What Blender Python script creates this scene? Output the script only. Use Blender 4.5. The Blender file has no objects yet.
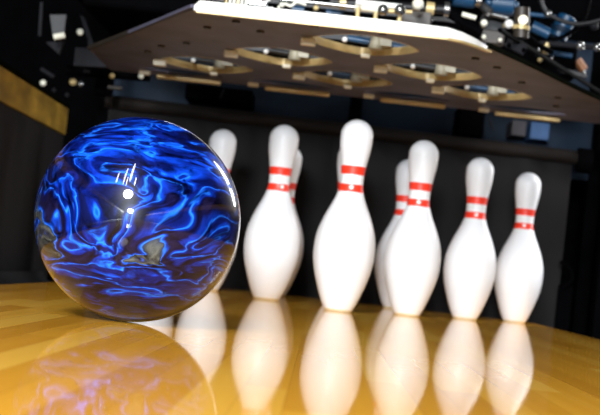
import bpy, bmesh, math, random
from mathutils import Vector, Matrix, noise
random.seed(7)
scene = bpy.context.scene
COL = scene.collection
# ------------------------------------------------------------------ camera
CX, CY, CH = -0.04178, -2.79289, 0.07738
YAW, PIT, ROLL, F = -0.019574, 0.0420897, 0.1117835, 1412.53
fw = Vector((math.sin(YAW)*math.cos(PIT), math.cos(YAW)*math.cos(PIT), math.sin(PIT)))
r0 = Vector((math.cos(YAW), -math.sin(YAW), 0)); u0 = r0.cross(fw)
RT = r0*math.cos(ROLL) + u0*math.sin(ROLL); UP = -r0*math.sin(ROLL) + u0*math.cos(ROLL)
cam = bpy.data.objects.new('camera', bpy.data.cameras.new('camera')); COL.objects.link(cam)
m = Matrix((RT, UP, -fw)).transposed().to_4x4(); m.translation = (CX, CY, CH)
cam.matrix_world = m
cam.data.sensor_width = 36; cam.data.lens = 36*F/600; cam.data.clip_start = .02
cam.data.dof.use_dof = True; cam.data.dof.focus_distance = 1.45; cam.data.dof.aperture_fstop = 15
scene.camera = cam
# ------------------------------------------------------------------ world, lights, exposure
w = bpy.data.worlds.new('world'); scene.world = w; w.use_nodes = True
w.node_tree.nodes['Background'].inputs[0].default_value = (.55, .65, 1, 1)
w.node_tree.nodes['Background'].inputs[1].default_value = .0015
scene.view_settings.view_transform = 'Standard'; scene.view_settings.look = 'None'
scene.view_settings.exposure = 0; scene.view_settings.gamma = 1
def area(name, loc, target, sx, sy, power, color=(1, 1, 1)):
    l = bpy.data.lights.new(name, 'AREA'); l.shape = 'ELLIPSE'; l.size = sx; l.size_y = sy
    l.energy = power; l.color = color
    o = bpy.data.objects.new(name, l); COL.objects.link(o); o.location = loc
    d = Vector(target)-Vector(loc); o.rotation_euler = d.to_track_quat('-Z', 'Y').to_euler()
    return o
area('front_light', (-.75, -5.4, 2.0), (0, .2, .15), .8, .8, 235, (.95, .975, 1))
area('pin_fill_light', (-.35, -5.6, .62), (.05, .3, .2), .45, .35, 270, (.83, .915, 1))  # low lamp added to brighten the pin heads under the table
for i, (x, y, z, s, p) in enumerate([(-.95, -3.7, 2.5, .11, 12), (-.55, -3.3, 2.5, .12, 14), (-1.3, -3.5, 2.2, .06, 6),
                                      (-.3, -3.6, 2.0, .05, 5), (-.8, -3.9, 2.2, .06, 5)]):
    area('ceiling_light', (x, y, z), (x*.3, .2, 0), s, s*11, p, (1, .98, .95))
area('rim_light', (1.15, .9, .95), (-.25, -1.0, .1), .35, 1.4, 22, (.97, .98, 1))
# ------------------------------------------------------------------ helpers
def at(x, y, Y):
    """point of the place seen at (x, y) at depth Y"""
    d = fw + RT*((x-300)/F) + UP*((207.5-y)/F)
    return Vector((CX, CY, CH)) + d*((Y-CY)/d.y)
def atz(x, y, Z):
    d = fw + RT*((x-300)/F) + UP*((207.5-y)/F)
    return Vector((CX, CY, CH)) + d*((Z-CH)/d.z)
def mat(name, color, rough=.5, metal=0, coat=0, var=0, vscale=20, stretch=(1, 1, 1), bump=0, spec=.5, emit=0):
    m = bpy.data.materials.new(name); m.use_nodes = True
    nt = m.node_tree; b = nt.nodes['Principled BSDF']
    b.inputs['Roughness'].default_value = rough; b.inputs['Metallic'].default_value = metal
    b.inputs['Coat Weight'].default_value = coat; b.inputs['Coat Roughness'].default_value = .03
    b.inputs['Specular IOR Level'].default_value = spec
    c = (*color, 1)
    b.inputs['Base Color'].default_value = c
    if emit:
        b.inputs['Emission Color'].default_value = c; b.inputs['Emission Strength'].default_value = emit
    if var or bump:
        tc = nt.nodes.new('ShaderNodeTexCoord'); mp = nt.nodes.new('ShaderNodeMapping')
        mp.inputs['Scale'].default_value = stretch
        n = nt.nodes.new('ShaderNodeTexNoise'); n.inputs['Scale'].default_value = vscale; n.inputs['Detail'].default_value = 5
        nt.links.new(tc.outputs['Object'], mp.inputs[0]); nt.links.new(mp.outputs[0], n.inputs['Vector'])
        if var:
            r = nt.nodes.new('ShaderNodeValToRGB')
            r.color_ramp.elements[0].position = .3; r.color_ramp.elements[1].position = .7
            r.color_ramp.elements[0].color = tuple(max(0, k*(1-var)) for k in color)+(1,)
            r.color_ramp.elements[1].color = tuple(min(1, k*(1+var*.6)) for k in color)+(1,)
            nt.links.new(n.outputs['Fac'], r.inputs[0]); nt.links.new(r.outputs[0], b.inputs['Base Color'])
        if bump:
            bp = nt.nodes.new('ShaderNodeBump'); bp.inputs['Strength'].default_value = bump; bp.inputs['Distance'].default_value = .002
            nt.links.new(n.outputs['Fac'], bp.inputs['Height']); nt.links.new(bp.outputs[0], b.inputs['Normal'])
    return m
M = dict(
    plate=mat('painted_plate', (.10, .095, .14), .6, 0, var=.35, vscale=9, bump=.1),
    white=mat('white_paint', (.85, .84, .8), .35, var=.1),
    brass=mat('brass_finish', (.60, .45, .20), .4, .2, var=.25, vscale=30),
    steel=mat('steel', (.32, .32, .31), .25, .9, var=.15, vscale=40),
    cream=mat('cream_plastic', (.80, .77, .62), .4, var=.15),
    tan=mat('tan_plastic', (.34, .31, .22), .5, var=.3),
    black=mat('black_paint', (.0010, .0010, .0013), .8, var=.3, spec=.02),
    dark=mat('dark_steel', (.008, .008, .009), .5, .2, var=.4),
    grey=mat('grey_steel', (.009, .0088, .011), .7, 0, spec=.15, var=.25),
    brown=mat('brown_steel', (.035, .026, .018), .5, .1, var=.3),
    blue=mat('blue_paint', (.003, .045, .11), .4, 0, var=.35, vscale=15),
    bluepanel=mat('dark_blue_panel', (.0012, .012, .030), .6, spec=.2, var=.3, vscale=8),
    paleblue=mat('pale_blue_panel', (.04, .09, .2), .6, spec=.2, var=.2),
    curtain=mat('dark_brown_vinyl', (.0058, .0044, .0038), .7, spec=.2, var=.35, vscale=6, bump=.3),
    curtain2=mat('brown_vinyl_roll', (.013, .0095, .0075), .7, spec=.2, var=.3, vscale=6),
    kick=mat('grey_kickback', (.020, .0175, .017), .7, spec=.2, var=.15, vscale=5),
    gold=mat('golden_wood_band', (.46, .27, .03), .5, var=.45, vscale=9, stretch=(1, 1, 2.5), bump=.1),
    edge=mat('green_black_edge', (.005, .006, .004), .8, spec=0, var=.2),
    gutter=mat('gutter_plastic', (.02, .02, .022), .4, var=.2),
)
def finish(name, bm, material, parent=None, smooth=True, bevel=0):
    me = bpy.data.meshes.new(name)
    bmesh.ops.recalc_face_normals(bm, faces=bm.faces[:])
    bm.to_mesh(me); bm.free()
    o = bpy.data.objects.new(name, me); COL.objects.link(o)
    for mm in (material if isinstance(material, (list, tuple)) else [material]): me.materials.append(mm)
    if smooth:
        for p in me.polygons: p.use_smooth = True
        me.set_sharp_from_angle(angle=math.radians(40))
    if bevel:
        b = o.modifiers.new('bevel', 'BEVEL'); b.width = bevel; b.segments = 2
    if parent is not None:
        o.parent = parent; 
        if parent.type != 'EMPTY': pass
    return o
def box(bm, c, s, rot=None):
    mtx = Matrix.Translation(Vector(c))
    if rot is not None: mtx = mtx @ rot.to_4x4()
    bmesh.ops.create_cube(bm, size=1, matrix=mtx @ Matrix.Diagonal((*s, 1)))
    return bm
def align(d):
    return Vector(d).to_track_quat('Z', 'Y').to_matrix()
def rod(bm, a, b, r1, r2=None, seg=16):
    a, b = Vector(a), Vector(b); d = b-a
    bmesh.ops.create_cone(bm, cap_ends=True, segments=seg, radius1=r1, radius2=r1 if r2 is None else r2, depth=d.length,
                          matrix=Matrix.Translation((a+b)/2) @ align(d).to_4x4())
    return bm
def ball(bm, c, r, seg=16):
    bmesh.ops.create_uvsphere(bm, u_segments=seg, v_segments=max(6, seg//2), radius=r, matrix=Matrix.Translation(Vector(c)))
    return bm
def lathe(bm, prof, seg=64):
    rings = []
    for r, z in prof:
        if r < 1e-6: rings.append([bm.verts.new((0, 0, z))])
        else: rings.append([bm.verts.new((r*math.cos(2*math.pi*k/seg), r*math.sin(2*math.pi*k/seg), z)) for k in range(seg)])
    for a, b in zip(rings, rings[1:]):
        for k in range(seg):
            k2 = (k+1) % seg
            if len(a) == 1: bm.faces.new((a[0], b[k2], b[k]))
            elif len(b) == 1: bm.faces.new((a[k], a[k2], b[0]))
            else: bm.faces.new((a[k], a[k2], b[k2], b[k]))
    return bm
def tube(bm, pts, r, seg=10):
    """swept tube through pts"""
    pts = [Vector(p) for p in pts]; P = []
    n = len(pts)
    for i in range(n-1):
        p0, p1, p2, p3 = pts[max(i-1, 0)], pts[i], pts[i+1], pts[min(i+2, n-1)]
        for k in range(6):
            t = k/6
            P.append(.5*((2*p1)+(p2-p0)*t+(2*p0-5*p1+4*p2-p3)*t*t+(3*p1-p0-3*p2+p3)*t**3))
    P.append(pts[-1]); rings = []
    for i, p in enumerate(P):
        d = (P[min(i+1, len(P)-1)]-P[max(i-1, 0)])
        R = align(d)
        rings.append([bm.verts.new(p + R @ Vector((r*math.cos(2*math.pi*k/seg), r*math.sin(2*math.pi*k/seg), 0))) for k in range(seg)])
    # keep neighbouring rings untwisted
    for a, b in zip(rings, rings[1:]):
        off = min(range(seg), key=lambda s: (a[0].co-b[s].co).length)
        for k in range(seg):
            k2 = (k+1) % seg
            try: bm.faces.new((a[k], a[k2], b[(k2+off) % seg], b[(k+off) % seg]))
            except ValueError: pass
    bm.faces.new(rings[0]); bm.faces.new(rings[-1])
    return bm
def tag(o, label, cat, group=None, kind=None):
    o['label'] = label; o['category'] = cat
    if group: o['group'] = group
    if kind: o['kind'] = kind
    return o
def struct(o): o['kind'] = 'structure'; return o
def empty(name, loc=(0, 0, 0), rz=0):
    o = bpy.data.objects.new(name, None); COL.objects.link(o); o.location = loc; o.rotation_euler = (0, 0, rz)
    o.empty_display_size = .02
    return o
NB = lambda: bmesh.new()
# ------------------------------------------------------------------ lane floor
def lane_material():
    m = bpy.data.materials.new('lane_maple'); m.use_nodes = True; nt = m.node_tree; N = nt.nodes; L = nt.links
    N.clear(); out = N.new('ShaderNodeOutputMaterial')
    tc = N.new('ShaderNodeTexCoord'); sep = N.new('ShaderNodeSeparateXYZ'); L.new(tc.outputs['Object'], sep.inputs[0])
    def math_(op, a, b=None):
        n = N.new('ShaderNodeMath'); n.operation = op
        for i, v in enumerate((a, b)):
            if v is None: continue
            if isinstance(v, (int, float)): n.inputs[i].default_value = v
            else: L.new(v, n.inputs[i])
        return n.outputs[0]
    bi = math_('FLOOR', math_('DIVIDE', sep.outputs[0], .0272))
    wn = N.new('ShaderNodeTexWhiteNoise'); wn.noise_dimensions = '1D'; L.new(bi, wn.inputs['W'])
    # board ends: an index along the lane, shifted per board
    yi = math_('FLOOR', math_('DIVIDE', math_('ADD', sep.outputs[1], math_('MULTIPLY', wn.outputs['Value'], 3)), .9))
    wn2 = N.new('ShaderNodeTexWhiteNoise'); wn2.noise_dimensions = '2D'
    cmb = N.new('ShaderNodeCombineXYZ'); L.new(bi, cmb.inputs[0]); L.new(yi, cmb.inputs[1]); L.new(cmb.outputs[0], wn2.inputs['Vector'])
    mp = N.new('ShaderNodeMapping'); mp.inputs['Scale'].default_value = (60, 2.2, 1); L.new(tc.outputs['Object'], mp.inputs[0])
    gr = N.new('ShaderNodeTexNoise'); gr.inputs['Scale'].default_value = 1; gr.inputs['Detail'].default_value = 6; L.new(mp.outputs[0], gr.inputs['Vector'])
    fac = math_('ADD', math_('MULTIPLY', wn2.outputs['Value'], .62), math_('MULTIPLY', gr.outputs['Fac'], .38))
    rp = N.new('ShaderNodeValToRGB'); e = rp.color_ramp.elements
    e[0].position = .12; e[0].color = (.62, .27, .022, 1); e[1].position = .85; e[1].color = (.90, .50, .07, 1)
    k = e.new(.5); k.color = (.80, .38, .035, 1)
    L.new(fac, rp.inputs[0])
    fr = math_('FRACT', math_('DIVIDE', sep.outputs[0], .0272))
    seam = math_('LESS_THAN', fr, .03)
    mx = N.new('ShaderNodeMixRGB'); mx.inputs[2].default_value = (.30, .12, .02, 1); L.new(rp.outputs[0], mx.inputs[1])
    L.new(math_('MULTIPLY', seam, .25), mx.inputs[0])
    df = N.new('ShaderNodeBsdfDiffuse'); L.new(mx.outputs[0], df.inputs['Color'])
    gl = N.new('ShaderNodeBsdfGlossy'); gl.inputs['Roughness'].default_value = .04; gl.inputs['Color'].default_value = (1, .99, .98, 1)
    lw = N.new('ShaderNodeLayerWeight'); lw.inputs['Blend'].default_value = .5
    pw = math_('POWER', lw.outputs['Facing'], 11)
    fc = math_('ADD', math_('MULTIPLY', pw, 1.0), .025)
    ms = N.new('ShaderNodeMixShader'); L.new(fc, ms.inputs[0]); L.new(df.outputs[0], ms.inputs[1]); L.new(gl.outputs[0], ms.inputs[2])
    L.new(ms.outputs[0], out.inputs[0])
    return m
bm = box(NB(), (0, -2.05, -.02), (1.06, 5.98, .04))
struct(finish('floor', bm, lane_material(), smooth=False, bevel=.002))
# gutters
for s, nm in ((-1, 'trim_1'), (1, 'trim_2')):
    bm = NB(); n = 14; a = []; b = []
    for k in range(n+1):
        t = math.pi*k/n; x = s*(.65 - .117*math.cos(t)); z = -.008-.047*math.sin(t)
        a.append((x, z))
    outer = [(x, z-.012) for x, z in a]
    ring = a+outer[::-1]
    va = [bm.verts.new((x, -5, z)) for x, z in ring]; vb = [bm.verts.new((x, .92, z)) for x, z in ring]
    L_ = len(ring)
    for k in range(L_): bm.faces.new((va[k], va[(k+1) % L_], vb[(k+1) % L_], vb[k]))
    for k in range(n):
        for v in (va, vb): bm.faces.new((v[k], v[k+1], v[L_-2-k], v[L_-1-k]))
    struct(finish(nm, bm, M['gutter']))
# kickbacks, the golden band on top and its dark edge
for s, nm, y1, tn in ((-1, 'wall_left', 1.045, 3), (1, 'wall_right', .72, 5)):
    struct(finish(nm, box(NB(), (s*.80, (y1-5)/2, .10), (.04, y1+5, .526)), M['kick'], smooth=False))
    struct(finish('trim_%d' % tn, box(NB(), (s*.80, (y1-5)/2, .401), (.048, y1+5, .072)), M['gold'], smooth=False, bevel=.002))
    struct(finish('trim_%d' % (tn+1), box(NB(), (s*.80, (y1-5)/2, .4435), (.054, y1+5, .011)), M['edge'], smooth=False, bevel=.002))
# pit behind the deck
struct(finish('wall_back', box(NB(), (0, 2.1, .75), (2.6, .05, 2.0)), M['black'], smooth=False))
struct(finish('trim_7', box(NB(), (0, 1.52, -.17), (2.6, 1.14, .04)), M['black'], smooth=False))
struct(finish('trim_8', box(NB(), (0, .945, -.095), (1.5, .01, .15)), M['black'], smooth=False))

# ------------------------------------------------------------------ bowling pins
IN = .0254
raw = [(0, 1.016), (.06, 1.06), (.75, 1.414), (2.25, 1.953), (3.375, 2.255), (4.5, 2.383), (5.875, 2.282), (7.25, 1.851), (8.625, 1.236),
       (9.375, .982), (10, .899), (10.875, .935), (11.75, 1.047), (12.625, 1.203), (13.3, 1.268)]
prof = [(0, 0), (.9*IN, 0)]
for i in range(len(raw)-1):
    p0, p1, p2, p3 = raw[max(i-1, 0)], raw[i], raw[i+1], raw[min(i+2, len(raw)-1)]
    for k in range(6):
        t = k/6; h = p2[0]-p1[0]
        m1 = (p2[1]-p0[1])/max(p2[0]-p0[0], 1e-6)*h; m2 = (p3[1]-p1[1])/max(p3[0]-p1[0], 1e-6)*h
        r = (2*t**3-3*t*t+1)*p1[1]+(t**3-2*t*t+t)*m1+(-2*t**3+3*t*t)*p2[1]+(t**3-t*t)*m2
        prof.append((r*IN, (p1[0]+h*t)*IN))
zc = 15*IN-1.273*IN
a0 = math.acos(min(1, 1.268/1.273))
for k in range(13):
    a = a0+(math.pi/2-a0)*k/12
    prof.append((1.273*IN*math.cos(a) if k < 12 else 0, zc-.0+1.273*IN*math.sin(a)))
prof = [p for i, p in enumerate(prof) if i == 0 or abs(p[1]-prof[i-1][1])+abs(p[0]-prof[i-1][0]) > 1e-5]
def pin_radius(z):
    for (r1, z1), (r2, z2) in zip(prof, prof[1:]):
        if z1 <= z <= z2 and z2 > z1: return r1+(r2-r1)*(z-z1)/(z2-z1)
    return .03
def pin_material():
    m = mat('pin_white', (.86, .86, .86), .45, coat=.15); nt = m.node_tree; N = nt.nodes; L = nt.links
    tc = N.new('ShaderNodeTexCoord'); sp = N.new('ShaderNodeSeparateXYZ'); L.new(tc.outputs['Object'], sp.inputs[0])
    r = N.new('ShaderNodeValToRGB'); r.color_ramp.interpolation = 'CONSTANT'
    e = r.color_ramp.elements; W = (.86, .86, .87, 1); R = (.93, .040, .015, 1)
    e[0].position = 0; e[0].color = W; e[1].position = .2345/.4; e[1].color = R
    for z, c in ((.2515, W), (.2690, R), (.2865, W)): k = e.new(z/.4); k.color = c
    mp = N.new('ShaderNodeMath'); mp.operation = 'DIVIDE'; mp.inputs[1].default_value = .4
    L.new(sp.outputs[2], mp.inputs[0]); L.new(mp.outputs[0], r.inputs[0])
    # faint yellowed scuffs on the crown
    n = N.new('ShaderNodeTexNoise'); n.inputs['Scale'].default_value = 26; n.inputs['Detail'].default_value = 4; L.new(tc.outputs['Object'], n.inputs['Vector'])
    mr = N.new('ShaderNodeMapRange'); mr.inputs[1].default_value = .5; mr.inputs[2].default_value = .85; mr.inputs[4].default_value = .25
    L.new(n.outputs['Fac'], mr.inputs[0])
    mx = N.new('ShaderNodeMixRGB'); mx.blend_type = 'MULTIPLY'; mx.inputs[2].default_value = (.9, .84, .74, 1)
    L.new(mr.outputs[0], mx.inputs[0]); L.new(r.outputs[0], mx.inputs[1]); L.new(mx.outputs[0], N['Principled BSDF'].inputs['Base Color'])
    return m
PM = pin_material(); BASE = mat('pin_base_nylon', (.70, .62, .40), .5, var=.15); EMB = mat('pin_emblem_white', (.88, .87, .86), .4, var=.05)
def make_pin():
    root = empty('bowling_pin')
    finish('body', lathe(NB(), [p for p in prof], 72), PM, root)
    rp = [(r+.0006, z) for r, z in prof if .0 < z <= .0075]
    bm = lathe(NB(), [(.0248, .0002), (.0262, .0002)]+[(pin_radius(z)+.0006, z) for z in (.001, .0025, .0045)]+[(pin_radius(.0052)-.001, .0052)], 72)
    finish('base_ring', bm, BASE, root)
    # little crown mark standing on the lower stripe, curved with the neck
    bm = NB(); pts = [(-.003, -.004), (.003, -.004), (.0045, .003), (.002, .001), (0, .006), (-.002, .001), (-.0045, .003)]
    def put(u, v, d):
        z = .2455+v; r = pin_radius(z)+d; th = -math.pi/2+u/r
        return bm.verts.new((r*math.cos(th), r*math.sin(th), z))
    f = [put(u, v, .0009) for u, v in pts]; b = [put(u, v, -.0006) for u, v in pts]; c = put(0, -.001, .0011)
    for k in range(7):
        k2 = (k+1) % 7
        bm.faces.new((f[k], f[k2], c)); bm.faces.new((f[k], b[k], b[k2], f[k2]))
    finish('emblem', bm, EMB, root, smooth=False)
    return root
S = .3048; Rr = S*math.sqrt(3)/2
pins = [
 (0, 0, 0, 'white pin with two red neck stripes, tallest and nearest, at the point of the rack'),
 (-S/2, Rr, .35, 'white pin right of the blue ball, first full pin beside it'),
 (S/2, Rr, -.05, 'white pin right of the tall front pin, overlapping another behind its left side'),
 (-S, 2*Rr, .9, 'white pin half hidden behind the right edge of the blue ball'),
 (0, 2*Rr, 1.2, 'white pin almost hidden behind the left side of the tall front pin'),
 (S, 2*Rr, .0, 'white pin second from the right end, between the last pin and the overlapping pair'),
 (-1.5*S, 3*Rr, .4, 'white pin wholly behind the blue ball, rear left corner of the rack'),
 (-S/2, 3*Rr, 2.0, 'white pin peeking out behind the right side of the first full pin beside the ball'),
 (S/2, 3*Rr, .5, 'white back row pin peeking out at the left of the pin it stands behind'),
 (1.5*S, 3*Rr, -.1, 'smallest looking white pin, farthest right in the rack with nothing beyond it')]
proto = None
for x, y, rz, lab in pins:
    if proto is None: o = proto = make_pin()
    else:
        o = proto.copy(); COL.objects.link(o)
        for ch in list(proto.children):
            c = ch.copy(); COL.objects.link(c); c.parent = o
    o.location = (x, y, 0); o.rotation_euler = (0, 0, rz)
    tag(o, lab, 'bowling pin', 'bowling pins in the rack')

# ------------------------------------------------------------------ bowling ball
def ball_material():
    m = bpy.data.materials.new('marbled_blue_resin'); m.use_nodes = True; nt = m.node_tree; N = nt.nodes; L = nt.links
    b = N['Principled BSDF']; tc = N.new('ShaderNodeTexCoord')
    mp = N.new('ShaderNodeMapping'); mp.inputs['Location'].default_value = BALL_LOC; mp.inputs['Rotation'].default_value = BALL_ROT
    mp.inputs['Scale'].default_value = (1, 1, 1)
    sx = N.new('ShaderNodeSeparateXYZ'); L.new(tc.outputs['Object'], sx.inputs[0])
    def mth(op, a, b_):
        n = N.new('ShaderNodeMath'); n.operation = op
        for i, v in enumerate((a, b_)):
            if v is None: continue
            if isinstance(v, (int, float)): n.inputs[i].default_value = v
            else: L.new(v, n.inputs[i])
        return n.outputs[0]
    zz = mth('MULTIPLY', sx.outputs[2], mth('ADD', mth('MULTIPLY', mth('ABSOLUTE', sx.outputs[2], None), 20), .75))
    cb = N.new('ShaderNodeCombineXYZ'); L.new(sx.outputs[0], cb.inputs[0]); L.new(sx.outputs[1], cb.inputs[1]); L.new(zz, cb.inputs[2])
    L.new(cb.outputs[0], mp.inputs[0])
    def warp(vec, scale, amt, detail=2):
        n = N.new('ShaderNodeTexNoise'); n.inputs['Scale'].default_value = scale; n.inputs['Detail'].default_value = detail
        L.new(vec, n.inputs['Vector'])
        s = N.new('ShaderNodeVectorMath'); s.operation = 'SUBTRACT'; s.inputs[1].default_value = (.5, .5, .5); L.new(n.outputs['Color'], s.inputs[0])
        k = N.new('ShaderNodeVectorMath'); k.operation = 'SCALE'; k.inputs['Scale'].default_value = amt; L.new(s.outputs[0], k.inputs[0])
        a = N.new('ShaderNodeVectorMath'); a.operation = 'ADD'; L.new(vec, a.inputs[0]); L.new(k.outputs[0], a.inputs[1])
        return a.outputs[0]
    v = warp(mp.outputs[0], 7, .19); v = warp(v, 20, .06, 2); v = warp(v, 45, .010, 2)
    n = N.new('ShaderNodeTexNoise'); n.inputs['Scale'].default_value = 9; n.inputs['Detail'].default_value = 2.5; n.inputs['Roughness'].default_value = .45
    L.new(v, n.inputs['Vector'])
    r = N.new('ShaderNodeValToRGB'); e = r.color_ramp.elements
    stops = [(.28, (.003, .03, .30)), (.34, (.002, .003, .025)), (.405, (.002, .004, .04)), (.432, (.002, .012, .20)), (.442, (.01, .15, .95)), (.450, (.003, .05, .55)),
             (.470, (.002, .012, .18)), (.478, (.0015, .005, .07)), (.502, (.002, .010, .16)), (.512, (.015, .18, 1)), (.520, (.003, .03, .38)), (.542, (.003, .003, .03)),
             (.588, (.010, .008, .035)), (.600, (.004, .05, .5)), (.608, (.02, .19, .95)), (.616, (.03, .04, .06)), (.645, (.09, .095, .08)), (.68, (.03, .03, .05)), (.692, (.01, .12, .8)), (.71, (.004, .03, .3))]
    e[0].position, e[0].color = stops[0][0], (*stops[0][1], 1); e[1].position, e[1].color = stops[-1][0], (*stops[-1][1], 1)
    for p, c in stops[1:-1]: k = e.new(p); k.color = (*c, 1)
    def mrange(src, a, b_, c, d):
        q = N.new('ShaderNodeMapRange'); q.interpolation_type = 'SMOOTHSTEP'
        for k_, v_ in zip((1, 2, 3, 4), (a, b_, c, d)): q.inputs[k_].default_value = v_
        L.new(src, q.inputs[0]); return q.outputs[0]
    # layers poured flatter towards the top and the bottom of the ball
    wz = N.new('ShaderNodeTexNoise'); wz.inputs['Scale'].default_value = 14; wz.inputs['Detail'].default_value = 3; L.new(tc.outputs['Object'], wz.inputs['Vector'])
    zw = mth('ADD', sx.outputs[2], mth('MULTIPLY', mth('SUBTRACT', wz.outputs['Fac'], .5), .05))
    amp = mth('MULTIPLY', mrange(zw, .03, .075, 1, .38), mrange(zw, -.08, -.04, .45, 1))
    off = mth('ADD', mrange(zw, .045, .085, 0, -.046), mrange(zw, -.09, -.055, .075, 0))
    fac = mth('ADD', mth('ADD', mth('MULTIPLY', mth('SUBTRACT', n.outputs['Fac'], .5), amp), .5), off)
    L.new(fac, r.inputs[0])
    # milky fine veins over the swirls
    n2 = N.new('ShaderNodeTexNoise'); n2.inputs['Scale'].default_value = 55; n2.inputs['Detail'].default_value = 6; n2.inputs['Roughness'].default_value = .65; L.new(v, n2.inputs['Vector'])
    mr = N.new('ShaderNodeMapRange'); mr.inputs[1].default_value = .36; mr.inputs[2].default_value = .66; mr.inputs[3].default_value = .1; mr.inputs[4].default_value = 1.5; L.new(n2.outputs['Fac'], mr.inputs[0])
    mm = N.new('ShaderNodeVectorMath'); mm.operation = 'SCALE'; L.new(r.outputs[0], mm.inputs[0]); L.new(mr.outputs[0], mm.inputs['Scale'])
    L.new(mm.outputs[0], b.inputs['Base Color'])
    b.inputs['Roughness'].default_value = .3; b.inputs['Specular IOR Level'].default_value = .1
    b.inputs['Coat Weight'].default_value = 1; b.inputs['Coat Roughness'].default_value = .012; b.inputs['Coat IOR'].default_value = 1.4
    return m
BALL_LOC = (1.17, .13, .67); BALL_ROT = (.2, .1, .3)
BR = .1085
bm = NB(); bmesh.ops.create_uvsphere(bm, u_segments=128, v_segments=64, radius=BR)
bl = finish('bowling_ball', bm, ball_material()); bl.location = (-.2402, -1.2995, BR+.0002)
tag(bl, 'glossy marbled blue and navy bowling ball resting on the lane at left', 'bowling ball')

# ------------------------------------------------------------------ pinsetter table over the pins
ZT = .50
table = empty('pinsetter_table', (-.03, .1, ZT))
tag(table, 'grey painted pinsetter table with ten openings and a bright front rail, hanging over the pins', 'pinsetter table')
def kid(name, bm, material, par=table, **k):
    base = Vector(par.location) if par.type == 'EMPTY' else Vector((0, 0, 0))
    bmesh.ops.translate(bm, verts=bm.verts[:], vec=-base)
    return finish(name, bm, material, par, **k)
holes = [(-.01, -.185), (-.17, .075), (.135, .06), (-.345, .325), (-.035, .30), (.27, .28)]
HR = [(.105, .118)]*6
def superell(cx, cy, rx, ry, n, p=0):
    out = []
    for k in range(n):
        a = 2*math.pi*k/n; c, s = math.cos(a), math.sin(a); p = 1.45 if s > 0 else 1.6
        out.append((cx+rx*math.copysign(abs(c)**(2/p), c), cy+ry*math.copysign(abs(s)**(2/p), s)))
    return out
outline = [(-.315, -.383), (-.298, -.392), (.10, -.389), (.135, -.383), (.175, -.35), (.235, -.27), (.32, -.13), (.42, .05), (.506, .194), (.57, .32), (.60, .60),
           (-.60, .60), (-.60, .27), (-.562, .19)]
bm = NB()
def loop(pts, z):
    vs = [bm.verts.new((x, y, z)) for x, y in pts]
    return vs, [bm.edges.new((vs[i], vs[(i+1) % len(vs)])) for i in range(len(vs))]
edges = loop(outline, ZT)[1]
row4 = [(-.42, .50), (-.16, .50), (.115, .48), (.39, .50)]
allholes = [(h, r) for h, r in zip(holes, HR)] + [(h, (.10, .05)) for h in row4]
for (hx, hy), (rx, ry) in allholes: edges += loop(superell(hx, hy, rx, ry, 40), ZT)[1]
bmesh.ops.triangle_fill(bm, use_beauty=True, use_dissolve=False, edges=edges)
res = bmesh.ops.extrude_face_region(bm, geom=bm.faces[:])
bmesh.ops.translate(bm, verts=[v for v in res['geom'] if isinstance(v, bmesh.types.BMVert)], vec=(0, 0, .006))
kid('plate', bm, M['plate'], smooth=False)
# bright front rail and the thinner side edges
def strip(pts, z, h, t):
    bm = NB()
    for a, b in zip(pts, pts[1:]):
        a, b = Vector((*a, z)), Vector((*b, z)); d = b-a
        box(bm, (a+b)/2, (d.length+.004, t, h), Matrix.Rotation(math.atan2(d.y, d.x), 3, 'Z'))
    return bm
bm = NB(); secs = [(-.307, -.392, .008), (-.298, -.397, .017), (.06, -.397, .018), (.128, -.395, .017), (.155, -.381, .014), (.182, -.353, .010), (.205, -.322, .005)]
prev = None
for x, y, h in secs:
    q = [bm.verts.new((x, y-.006, ZT-.0062)), bm.verts.new((x, y-.006, ZT-.0062+h)), bm.verts.new((x, y+.007, ZT-.0062+h)), bm.verts.new((x, y+.007, ZT-.0062))]
    if prev:
        for k in range(4): bm.faces.new((prev[k], prev[(k+1) % 4], q[(k+1) % 4], q[k]))
    else: bm.faces.new(q)
    prev = q
bm.faces.new(prev[::-1]); kid('front_rail', bm, M['white'])
kid('rail_fringe', strip([(-.30, -.397), (.128, -.397), (.155, -.381), (.182, -.353), (.21, -.315)], ZT-.0082, .0035, .009), M['brass'])  # brass strip painting the gold colour fringe below the overexposed rail
kid('side_edge', strip([(.206, -.32), (.232, -.275)]+outline[6:10], ZT+.003, .008, .005), M['edge'])
kid('side_edge', strip([(-.305, -.388), (-.562, .19), (-.60, .27)], ZT+.003, .009, .005), M['brown'])
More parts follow.
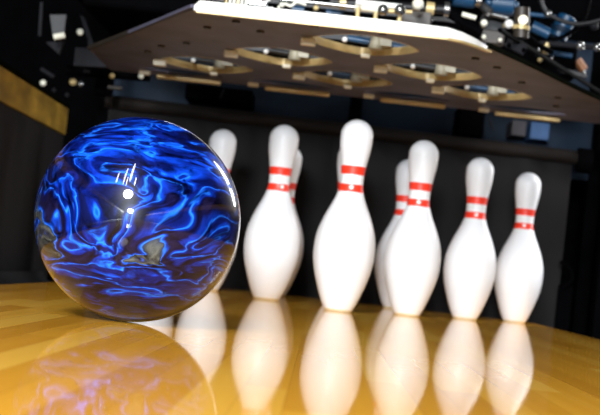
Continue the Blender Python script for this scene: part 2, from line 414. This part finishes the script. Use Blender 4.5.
# rims of the openings with their cream clip, bulb and gripper
def rim(cx, cy, rx, ry, h):
    bm = NB(); pts = superell(cx, cy, rx, ry, 48); pin_ = superell(cx, cy, rx-.003, ry-.003, 48)
    o1 = [bm.verts.new((x, y, ZT-.0004)) for x, y in pts]; o2 = [bm.verts.new((x, y, ZT+h)) for x, y in pts]
    i1 = [bm.verts.new((x, y, ZT-.0004)) for x, y in pin_]; i2 = [bm.verts.new((x, y, ZT+h)) for x, y in pin_]
    for k in range(48):
        j = (k+1) % 48
        bm.faces.new((o1[k], o1[j], o2[j], o2[k])); bm.faces.new((i1[k], i2[k], i2[j], i1[j]))
        bm.faces.new((o1[k], i1[k], i1[j], o1[j])); bm.faces.new((o2[k], o2[j], i2[j], i2[k]))
    return bm
for n, ((hx, hy), (rx, ry)) in enumerate(zip(holes, HR)):
    r = kid('opening_rim', rim(hx, hy, rx-.0005, ry-.0005, .014), M['brass'])
    kid('clip', box(NB(), (hx-rx*.97, hy-.012, ZT-.007), (.028, .018, .014)), M['cream'], bevel=.002)
    kid('clip', box(NB(), (hx+.008, hy+ry-.004, ZT-.002), (.018, .012, .008)), M['cream'], bevel=.002)
    bm = NB(); rod(bm, (hx+.025, hy+.06, ZT+.004), (hx+.025, hy+.06, ZT+.04), .014, .010); box(bm, (hx+.042, hy+.062, ZT+.02), (.024, .024, .018))
    kid('gripper', bm, M['tan'], bevel=.001)
    kid('bulb', ball(NB(), (hx-.035, hy+.045, ZT+.014), .0055), M['white'])
    bm = NB(); rod(bm, (hx-.03, hy+.085, ZT+.024), (hx+.075, hy+.085, ZT+.018), .006); kid('cup_bar', bm, M['blue'] if n in (0, 4, 5) else M['dark'])
    kid('cup_plate', box(NB(), (hx-.0, hy+.12, ZT+.045), (.2, .006, .04)), M['dark'])
for (hx, hy) in row4:
    bm = NB(); box(bm, (hx+.015, hy+.055, ZT-.007), (.155, .012, .011)); kid('guide_bar', bm, M['brass'], bevel=.003)
    kid('clip', box(NB(), (hx-.09, hy+.045, ZT-.003), (.026, .016, .011)), M['cream'], bevel=.002)
    kid('bulb', ball(NB(), (hx-.02, hy+.0, ZT+.02), .006), M['white'])
# bolt heads under the plate
for x, y in [(-.24, -.30), (-.20, -.22), (-.10, -.34), (.02, -.34), (-.30, -.2), (.20, -.18), (.25, -.1), (.32, .06), (.42, .22), (-.42, .1), (-.36, .02), (.44, .36), (-.46, .2)]:
    kid('bolt', rod(NB(), (x, y, ZT-.004), (x, y, ZT), .008, seg=6), M['brown'])

# ------------------------------------------------------------------ machine above the table
def thing(name, label, cat, parts, group=None):
    """parts: (name, bmesh, material, options)"""
    if len(parts) == 1:
        n, bm, mt = parts[0][:3]
        lo = Vector([min(v.co[i] for v in bm.verts) for i in range(3)]); hi = Vector([max(v.co[i] for v in bm.verts) for i in range(3)])
        c = Vector(((lo.x+hi.x)/2, (lo.y+hi.y)/2, lo.z)); bmesh.ops.translate(bm, verts=bm.verts[:], vec=-c)
        o = finish(name, bm, mt, bevel=parts[0][3] if len(parts[0]) > 3 else 0); o.location = c
        return tag(o, label, cat, group)
    vs = [v.co.copy() for p in parts for v in p[1].verts]
    c = Vector(((min(v.x for v in vs)+max(v.x for v in vs))/2, (min(v.y for v in vs)+max(v.y for v in vs))/2, min(v.z for v in vs)))
    root = empty(name, c); tag(root, label, cat, group)
    for p in parts:
        bmesh.ops.translate(p[1], verts=p[1].verts[:], vec=-c)
        finish(p[0], p[1], p[2], root, bevel=p[3] if len(p) > 3 else 0)
    return root
def R(*p, r=.006, **k): return rod(NB(), at(*p[0]), at(*p[1]), r, **k)
def B(px, py, Y, s, **k): return box(NB(), at(px, py, Y), s, **k)
YF = -.37
# posts and clamp on the front rail
thing('support_post', 'white upright post rising from the bright rail, near its left end', 'post',
      [('post', box(NB(), (at(257, 5, YF).x, YF, ZT+.07), (.013, .012, .10)), M['white'], .001), ('foot', box(NB(), (at(257, 5, YF).x, YF, ZT+.022), (.03, .016, .006)), M['steel'])])
thing('rail_clamp', 'white clamp block on the left corner of the bright rail', 'clamp',
      [('block', box(NB(), (at(215, 5, YF).x, YF, ZT+.031), (.026, .02, .022)), M['white'], .002), ('jaw', box(NB(), (at(204, 8, YF).x, YF+.002, ZT+.024), (.024, .014, .010)), M['steel'], .001),
       ('bolt', rod(NB(), (at(215, 5, YF).x, YF, ZT+.04), (at(215, 5, YF).x, YF, ZT+.066), .005), M['steel'])])
hp = [at(270, -1, -.3), at(265, 3, -.3), at(267, 8, -.3), at(273, 9, -.3)]
thing('hook', 'small white curved hook just right of the white upright post', 'hook', [('hook', tube(NB(), hp, .0035), M['white'])])
thing('push_rod', 'thin silver rod slanting from the post towards the bright linkage', 'rod',
      [('rod', R((280, -1, -.2), (364, 8, -.2), r=.0045), M['steel']), ('ferrule', R((355, 7, -.2), (368, 8.6, -.2), r=.007), M['cream'])])
for x0, x1, y, Y, lab in ((292, 304, 9, 0, 'short blue tube segment above the rail under the slanting rod'), (326, 344, 13, 0, 'second blue tube segment above the rail, left of the bright linkage')):
    thing('blue_tube', lab, 'tube', [('tube', R((x0, y, Y), (x1, y+1.5, Y), r=.008), M['blue'])], None)
# bright linkage
thing('linkage', 'bright white linkage with two round joints above the middle of the rail', 'linkage',
      [('arm', R((356, 2, -.25), (402, 7, -.25), r=.0055), M['white']), ('lower_arm', R((362, 8, -.25), (380, 10, -.25), r=.006), M['cream']),
       ('joint', ball(NB(), at(383, 10, -.26), .0105), M['steel']), ('joint', ball(NB(), at(400, 10, -.26), .0105), M['steel']),
       ('link', R((385, 11, -.25), (412, 12, -.25), r=.004), M['brass']), ('peg', R((400, 12, -.25), (399, 24, -.25), r=.004), M['brass']),
       ('peg', R((358, 8, -.25), (357, 20, -.25), r=.004), M['brass']), ('peg', R((376, 10, -.25), (375, 21, -.25), r=.004), M['brass'])])
thing('lever', 'cream lever with round end standing right of the bright linkage', 'lever',
      [('stem', R((416, 10, -.22), (419, -2, -.22), r=.007), M['cream']), ('knob', ball(NB(), at(418, 4, -.23), .011), M['cream'])])
thing('cover_plate', 'flat brown cover plate standing on the rail right of the linkage', 'plate', [('plate', box(NB(), at(416, 19, -.15), (.055, .006, .03)), M['brown'], .001)])
# blue cylinders right
def drum(px, py, Y, r, l):
    c = at(px, py, Y); bm = NB(); rod(bm, c-Vector((l/2, 0, 0)), c+Vector((l/2, 0, 0)), r, seg=28); rod(bm, c-Vector((l/2+.01, 0, 0)), c+Vector((l/2+.01, 0, 0)), r*.35)
    return bm
thing('blue_motor', 'blue rounded motor at the top edge above the right end of the rail', 'motor',
      [('housing', drum(464, -2, .1, .020, .045), M['blue'], .003), ('end_cap', R((476, 0, .1), (481, 1, .1), r=.015), M['steel'])])
thing('blue_motor', 'larger blue drum motor right of the first, beside the lamp housing', 'motor',
      [('housing', drum(502, 4, .15, .024, .05), M['blue'], .003), ('end_cap', R((482, 6, .14), (490, 12, .13), r=.01), M['steel']), ('shaft', R((484, 12, .15), (508, 18, .15), r=.005), M['steel'])])
thing('swing_arm', 'dark drive arm slanting down behind the right end of the rail', 'arm',
      [('arm', R((430, 4, .0), (482, 33, .0), r=.008), M['black']), ('pin', R((462, 14, -.03), (476, 18, -.03), r=.005), M['cream']), ('pin', ball(NB(), at(484, 23, -.04), .007), M['cream']), ('pin', ball(NB(), at(430, 20, -.1), .006), M['steel'])])  # cream pins put glints into the machinery as pale colour
thing('work_lamp', 'small cylindrical work lamp glowing cream above the right slope of the table', 'lamp',
      [('housing', R((522, 8, .1), (521, 38, .1), r=.016), M['brown']), ('lens', ball(NB(), at(523, 20, .082), .010), mat('lamp_glow', (1, .93, .7), emit=.8)),
       ('band', R((521.5, 26, .1), (521, 30, .1), r=.018), M['brass'])])
thing('knob_glint', 'white ball standing for a glint just left of the work lamp', 'knob', [('knob', ball(NB(), at(509, 24, .1), .0095), M['white'])])  # white ball in place of a glint beside the lamp
thing('bracket', 'pale angled bracket under the work lamp', 'bracket',
      [('plate', box(NB(), at(516, 46, .12), (.044, .01, .022), Matrix.Rotation(.35, 3, 'Y')), M['grey'], .001),
       ('bolt', ball(NB(), at(524, 50, .11), .005), M['black']), ('bolt', ball(NB(), at(509, 45, .11), .005), M['black'])])
thing('blue_belt', 'blurred bright blue bracket hanging right of the work lamp', 'bracket',
      [('arm', R((532, 26, .3), (549, 34, .3), r=.013), M['blue']), ('arm', R((528, 14, .3), (556, 17, .3), r=.005), M['blue'])])
thing('blue_housing', 'large blue housing at upper right above the crossbar', 'housing',
      [('housing', R((557, 38, .45), (568, 17, .45), r=.022), M['blue'], .002), ('collar', R((560, 33, .45), (562, 28, .45), r=.026), M['bluepanel'])])
thing('crossbar', 'thin steel crossbar with bright round ends at upper right', 'bar',
      [('bar', R((540, 43, .3), (602, 48, .3), r=.006), M['grey']), ('knob', ball(NB(), at(580, 46, .29), .0105), M['steel']), ('knob', ball(NB(), at(597, 47.5, .29), .0095), M['steel']),
       ('hanger', R((547, 43, .3), (545, 54, .3), r=.007), M['brass']), ('hanger', R((539, 48, .3), (538, 56, .3), r=.005), M['steel'])])
tb = [at(500, 12, .35), at(540, 36, .35), at(560, 38, .35), at(582, 22, .35), at(590, -4, .35)]
thing('hose', 'dark curved hose looping behind the blue housing', 'hose', [('hose', tube(NB(), tb, .005), M['black'])])
thing('bolt_head', 'steel bolt head high at the far right of the machine', 'bolt', [('bolt', ball(NB(), at(594, 26, .5), .011), M['grey'])])
thing('blue_sheet', 'deep blue sheet with a copper bar low at the right of the machine', 'sheet',
      [('sheet', box(NB(), at(572, 66, .9), (.10, .01, .13)), M['bluepanel']), ('copper_bar', R((577, 60, .86), (584, 70, .86), r=.012), mat('copper', (.2, .08, .03), .4, .3, var=.2)), ('pin', ball(NB(), at(584, 72, .84), .006), M['steel'])])
thing('guide_rail', 'dark guide rail running along the right slope of the table', 'rail',
      [('rail', R((500, 30, .0), (600, 92, .75), r=.005), M['black']), ('edge', R((560, 70, .45), (585, 76, .6), r=.006), M['grey'])])
# long beams seen through the top
thing('overhead_gantry', 'black overhead frame of crossed beams above the table', 'frame',
      [('beam', box(NB(), (0, .75, .80), (1.7, .06, .06)), M['black'], .003),
       ('side_beam', box(NB(), (-.68, .5, .69), (.05, 1.1, .05)), M['black'], .003), ('side_beam', box(NB(), (.68, .5, .69), (.05, 1.1, .05)), M['black'], .003),
       ('hanger', box(NB(), (-.68, 1.0, .58), (.04, .04, .20)), M['black']), ('hanger', box(NB(), (.68, 1.0, .58), (.04, .04, .20)), M['black'])])
thing('dark_backing', 'added black block over the left and middle of the table, darkening its openings', 'housing', [('backing_block', box(NB(), (-.2, .37, .72), (.8, .5, .30)), M['black'], .01), ('seam', box(NB(), (-.2, .118, .62), (.8, .006, .008)), M['dark'])])  # black box added so the openings and clutter gaps stay dark
thing('fin_pack', 'row of small cream fins above the left end of the bright rail', 'fins',
      [('fin', box(NB(), at(x, 4, -.3), (.004, .01, .022)), M['cream'] if k % 3 else M['brass']) for k, x in enumerate((226, 230, 234, 238, 242, 246))] + [('bar', R((222, 8, -.3), (250, 11, -.3), r=.003), M['dark'])])
thing('wire_guide', 'cream wire guide with small loops right of the white hook', 'guide',
      [('wire', tube(NB(), [at(278, 8, -.3), at(284, 4, -.3), at(291, 6, -.3), at(297, 2, -.3), at(306, 5, -.3)], .0028), M['cream']), ('clip', ball(NB(), at(282, 5, -.31), .005), M['cream']), ('clip', ball(NB(), at(316, 8, -.31), .005), M['brass'])])
thing('drive_shaft', 'dark drive shaft with brass collars behind the bright linkage', 'shaft',
      [('shaft', R((330, 2, -.05), (450, 10, -.05), r=.009), M['dark']), ('collar', R((340, 3, -.06), (346, 3.5, -.06), r=.013), M['brass']), ('collar', R((426, 8, -.06), (434, 9, -.06), r=.013), M['brass']),
       ('collar', R((444, 9, -.06), (449, 9.5, -.06), r=.015), M['steel'])])
def P3(x, y, Y): return at(x, y, Y)
thing('chain_wheel', 'dark chain wheel with brass studs placed as glints at the top edge left of the work lamp', 'wheel',
      [('wheel', rod(NB(), at(494, 22, .2), at(494, 22, .2)+Vector((0, .02, 0)), .03, seg=32), M['dark'], .002)] +
      [('glint_stud', ball(NB(), at(494+11*math.cos(a), 22+11*math.sin(a), .195), .0045), M['brass']) for a in (0.3, 1.5, 2.8, 4.0, 5.3)])  # brass balls give the dark wheel painted glints
thing('relay_box', 'brown relay box with cream studs placed as glints above the right slope of the table', 'box',
      [('box', box(NB(), at(492, 38, .2), (.05, .03, .03)), M['brown'], .003), ('glint_stud', ball(NB(), at(484, 37, .18), .0055), M['cream']), ('glint_stud', ball(NB(), at(500, 40, .18), .0045), M['cream'])])  # cream balls added as small glints on the box
thing('gear_case', 'black gear case with blue edge under the crossbar at right', 'case',
      [('case', box(NB(), at(556, 62, .6), (.09, .05, .08)), M['black'], .004), ('blue_edge', R((546, 52, .56), (572, 56, .56), r=.006), M['blue']), ('glint_stud', ball(NB(), at(552, 58, .57), .005), M['steel']), ('glint_stud', ball(NB(), at(540, 60, .57), .006), M['brass'])])  # steel and brass balls added for sparkle on the case
thing('cable_loom', 'black cable loom sagging between the blue drum motor and the crossbar', 'cable',
      [('cable', tube(NB(), [at(486, 0, .25), at(512, 12, .25), at(532, 40, .25), at(552, 52, .28)], .006), M['black']), ('cable', tube(NB(), [at(540, -2, .28), at(548, 14, .28), at(575, 24, .28), at(601, 20, .28)], .005), M['dark']), ('tie', ball(NB(), at(548, 14, .28), .008), M['steel'])])
# left side brackets
def poly(pts, Y, t):
    bm = NB(); a = [bm.verts.new(at(x, y, Y)) for x, y in pts]; b = [bm.verts.new(at(x, y, Y)+Vector((0, t, 0))) for x, y in pts]
    bm.faces.new(a); bm.faces.new(b[::-1])
    for i in range(len(pts)): j = (i+1) % len(pts); bm.faces.new((a[i], b[i], b[j], a[j]))
    return bm
thing('gusset_plate', 'grey gusset plate at upper left behind the corner of the table', 'plate',
      [('plate', poly([(75, 47), (96, 48), (119, 68), (73, 66)], .6, .02), M['grey'], .002), ('rib', poly([(80, 15), (84, 17), (94, 46), (89, 47)], .62, .015), M['grey'])])
thing('hanging_arm', 'dark tapered arm hanging at upper left with a pale rod for its glint', 'arm',
      [('arm', poly([(49, 14), (67, 14), (64, 38), (52, 36)], .55, .02), M['brown'] if False else M['dark'], .002), ('plate', poly([(45, 42), (64, 40), (59, 55)], .56, .02), M['grey'], .002),
       ('bolt', R((54, 37, .52), (65, 35, .52), r=.0075), M['cream']), ('rib', poly([(40, 2), (43, 2), (41, 36), (38, 36)], .57, .01), M['grey'])])  # cream rod paints the glint on the arm
thing('bolt_glint', 'cream ball standing in for a glint between the hanging arm and the grey gusset plate', 'bolt', [('bolt', ball(NB(), at(80, 32, .52), .0085), M['cream'])])  # glint built as a small ball in cream colour
thing('lower_bar', 'black horizontal bar with small pale balls for glints at left under the gusset plate', 'bar',
      [('bar', R((66, 70, .85), (150, 77, .85), r=.013), M['black']), ('fitting', ball(NB(), at(112, 76, .82), .0075), M['brass']), ('fitting', ball(NB(), at(141, 76, .82), .0075), M['cream']),  # brass and cream balls hold two glints as colour
       ('fitting', R((84, 71, .82), (90, 72, .82), r=.006), M['grey']), ('fitting', R((108, 87, .86), (122, 88.5, .86), r=.006), M['brown'])])
thing('glint_pair', 'pair of small metal balls standing for glints beside the end of the golden band', 'glint_pair',
      [('wheel', ball(NB(), at(73, 82, .95), .010), M['brass']), ('wheel', ball(NB(), at(80.5, 84, .95), .009), M['steel']), ('axle', R((70, 82, .97), (84, 84, .97), r=.004), M['dark'])])  # the two balls are glints built as shapes
for px, py, Y, lab in ((43, 83, .9, 'cream ball for the brightest glint just above the golden band on the left wall'), (54, 90, .95, 'duller ball for a glint further along above the golden band on the left wall'), (67, 95, 1.0, 'faint bolt at the far end of the golden band')):
    thing('band_dot', lab, 'bolt', [('bolt', ball(NB(), at(px, py, Y), .0085 if px == 43 else .007), M['cream'] if px == 43 else M['grey'])], None)  # small balls paint the glints above the band
thing('catch_lever', 'thin grey lever lying above the golden band at left', 'lever', [('lever', R((41, 69, .85), (54, 77, .85), r=.006), M['grey'])])

# ------------------------------------------------------------------ curtain and panels behind the pins
bm = NB(); nx = 60; nz = 12; x0, x1, z0, z1 = -.70, .64, -.06, .475
g = [[bm.verts.new((x0+(x1-x0)*i/nx, 1.25+.006*math.sin(i*.55)+.004*math.sin(i*1.3+j*.3), z0+(z1-z0)*j/nz)) for j in range(nz+1)] for i in range(nx+1)]
for i in range(nx):
    for j in range(nz): bm.faces.new((g[i][j], g[i+1][j], g[i+1][j+1], g[i][j+1]))
r_ = bmesh.ops.extrude_face_region(bm, geom=bm.faces[:]); bmesh.ops.translate(bm, verts=[v for v in r_['geom'] if isinstance(v, bmesh.types.BMVert)], vec=(0, .012, 0))
roll = rod(NB(), (-.71, 1.245, .489), (.65, 1.245, .477), .020, seg=24)
cap = rod(NB(), (.65, 1.24, .470), (.69, 1.24, .469), .036, seg=24)
thing('pit_curtain', 'dark brown pit curtain hanging behind the pins with a rolled top edge', 'curtain', [('sheet', bm, M['curtain']), ('top_roll', roll, M['curtain2']), ('end_bracket', cap, M['black'])])
thing('back_panel', 'deep blue panel behind and above the pit curtain', 'panel', [('panel', box(NB(), (0, 1.55, .56), (1.5, .02, .24)), M['bluepanel']), ('leg', box(NB(), (-.76, 1.55, .265), (.04, .04, .83)), M['black']), ('leg', box(NB(), (.76, 1.55, .265), (.04, .04, .83)), M['black'])])
thing('control_box', 'black box with a pale diagonal streak under the left of the table', 'box',
      [('box', box(NB(), at(219, 95, 1.40)+Vector((0, .06, 0)), (.20, .16, .045)), M['black'], .003), ('streak', R((220, 98, 1.37), (224, 89, 1.37), r=.003), M['grey'])])
thing('strut', 'black strut hanging in front of the blue panel above the tall front pin', 'strut', [('strut', box(NB(), at(356, 108, 1.36)+Vector((0, .08, 0)), (.035, .20, .085)), M['black'], .002)])
thing('black_block', 'black block in front of the blue panel right of centre with a pale edge', 'box',
      [('block', box(NB(), at(471, 121, 1.36)+Vector((0, .08, 0)), (.075, .20, .085)), M['black'], .002), ('edge', R((489, 117, 1.34), (493, 130, 1.34), r=.003), M['grey'])])
thing('lit_panel', 'small grey panel in the gap above the curtain at right', 'panel', [('panel', box(NB(), at(519, 128, 1.40)+Vector((0, .07, 0)), (.042, .14, .045)), mat('pale_grey_panel', (.06, .055, .06), .7, spec=.1), .001)])
thing('pale_blue_panel', 'small pale blue panel right of the grey one in the gap above the curtain', 'panel', [('panel', box(NB(), at(540, 131, 1.40)+Vector((0, .07, 0)), (.055, .14, .05)), M['paleblue'], .001)])
# dark machinery at the right of the pit
thing('pit_bracket', 'dark curved bracket in the shadows right of the last pin', 'bracket',
      [('plate', box(NB(), (at(566, 285, 1.15).x, 1.15, -.02), (.04, .02, .26)), M['black'], .003), ('arc', tube(NB(), [at(560, 262, 1.12), at(570, 268, 1.12), at(572, 280, 1.12), at(562, 288, 1.12)], .006), M['black'])])
thing('pit_post', 'black post at the right edge behind the lane', 'post', [('post', box(NB(), (.74, 1.1, .25), (.06, .06, .74)), M['black'], .003)])
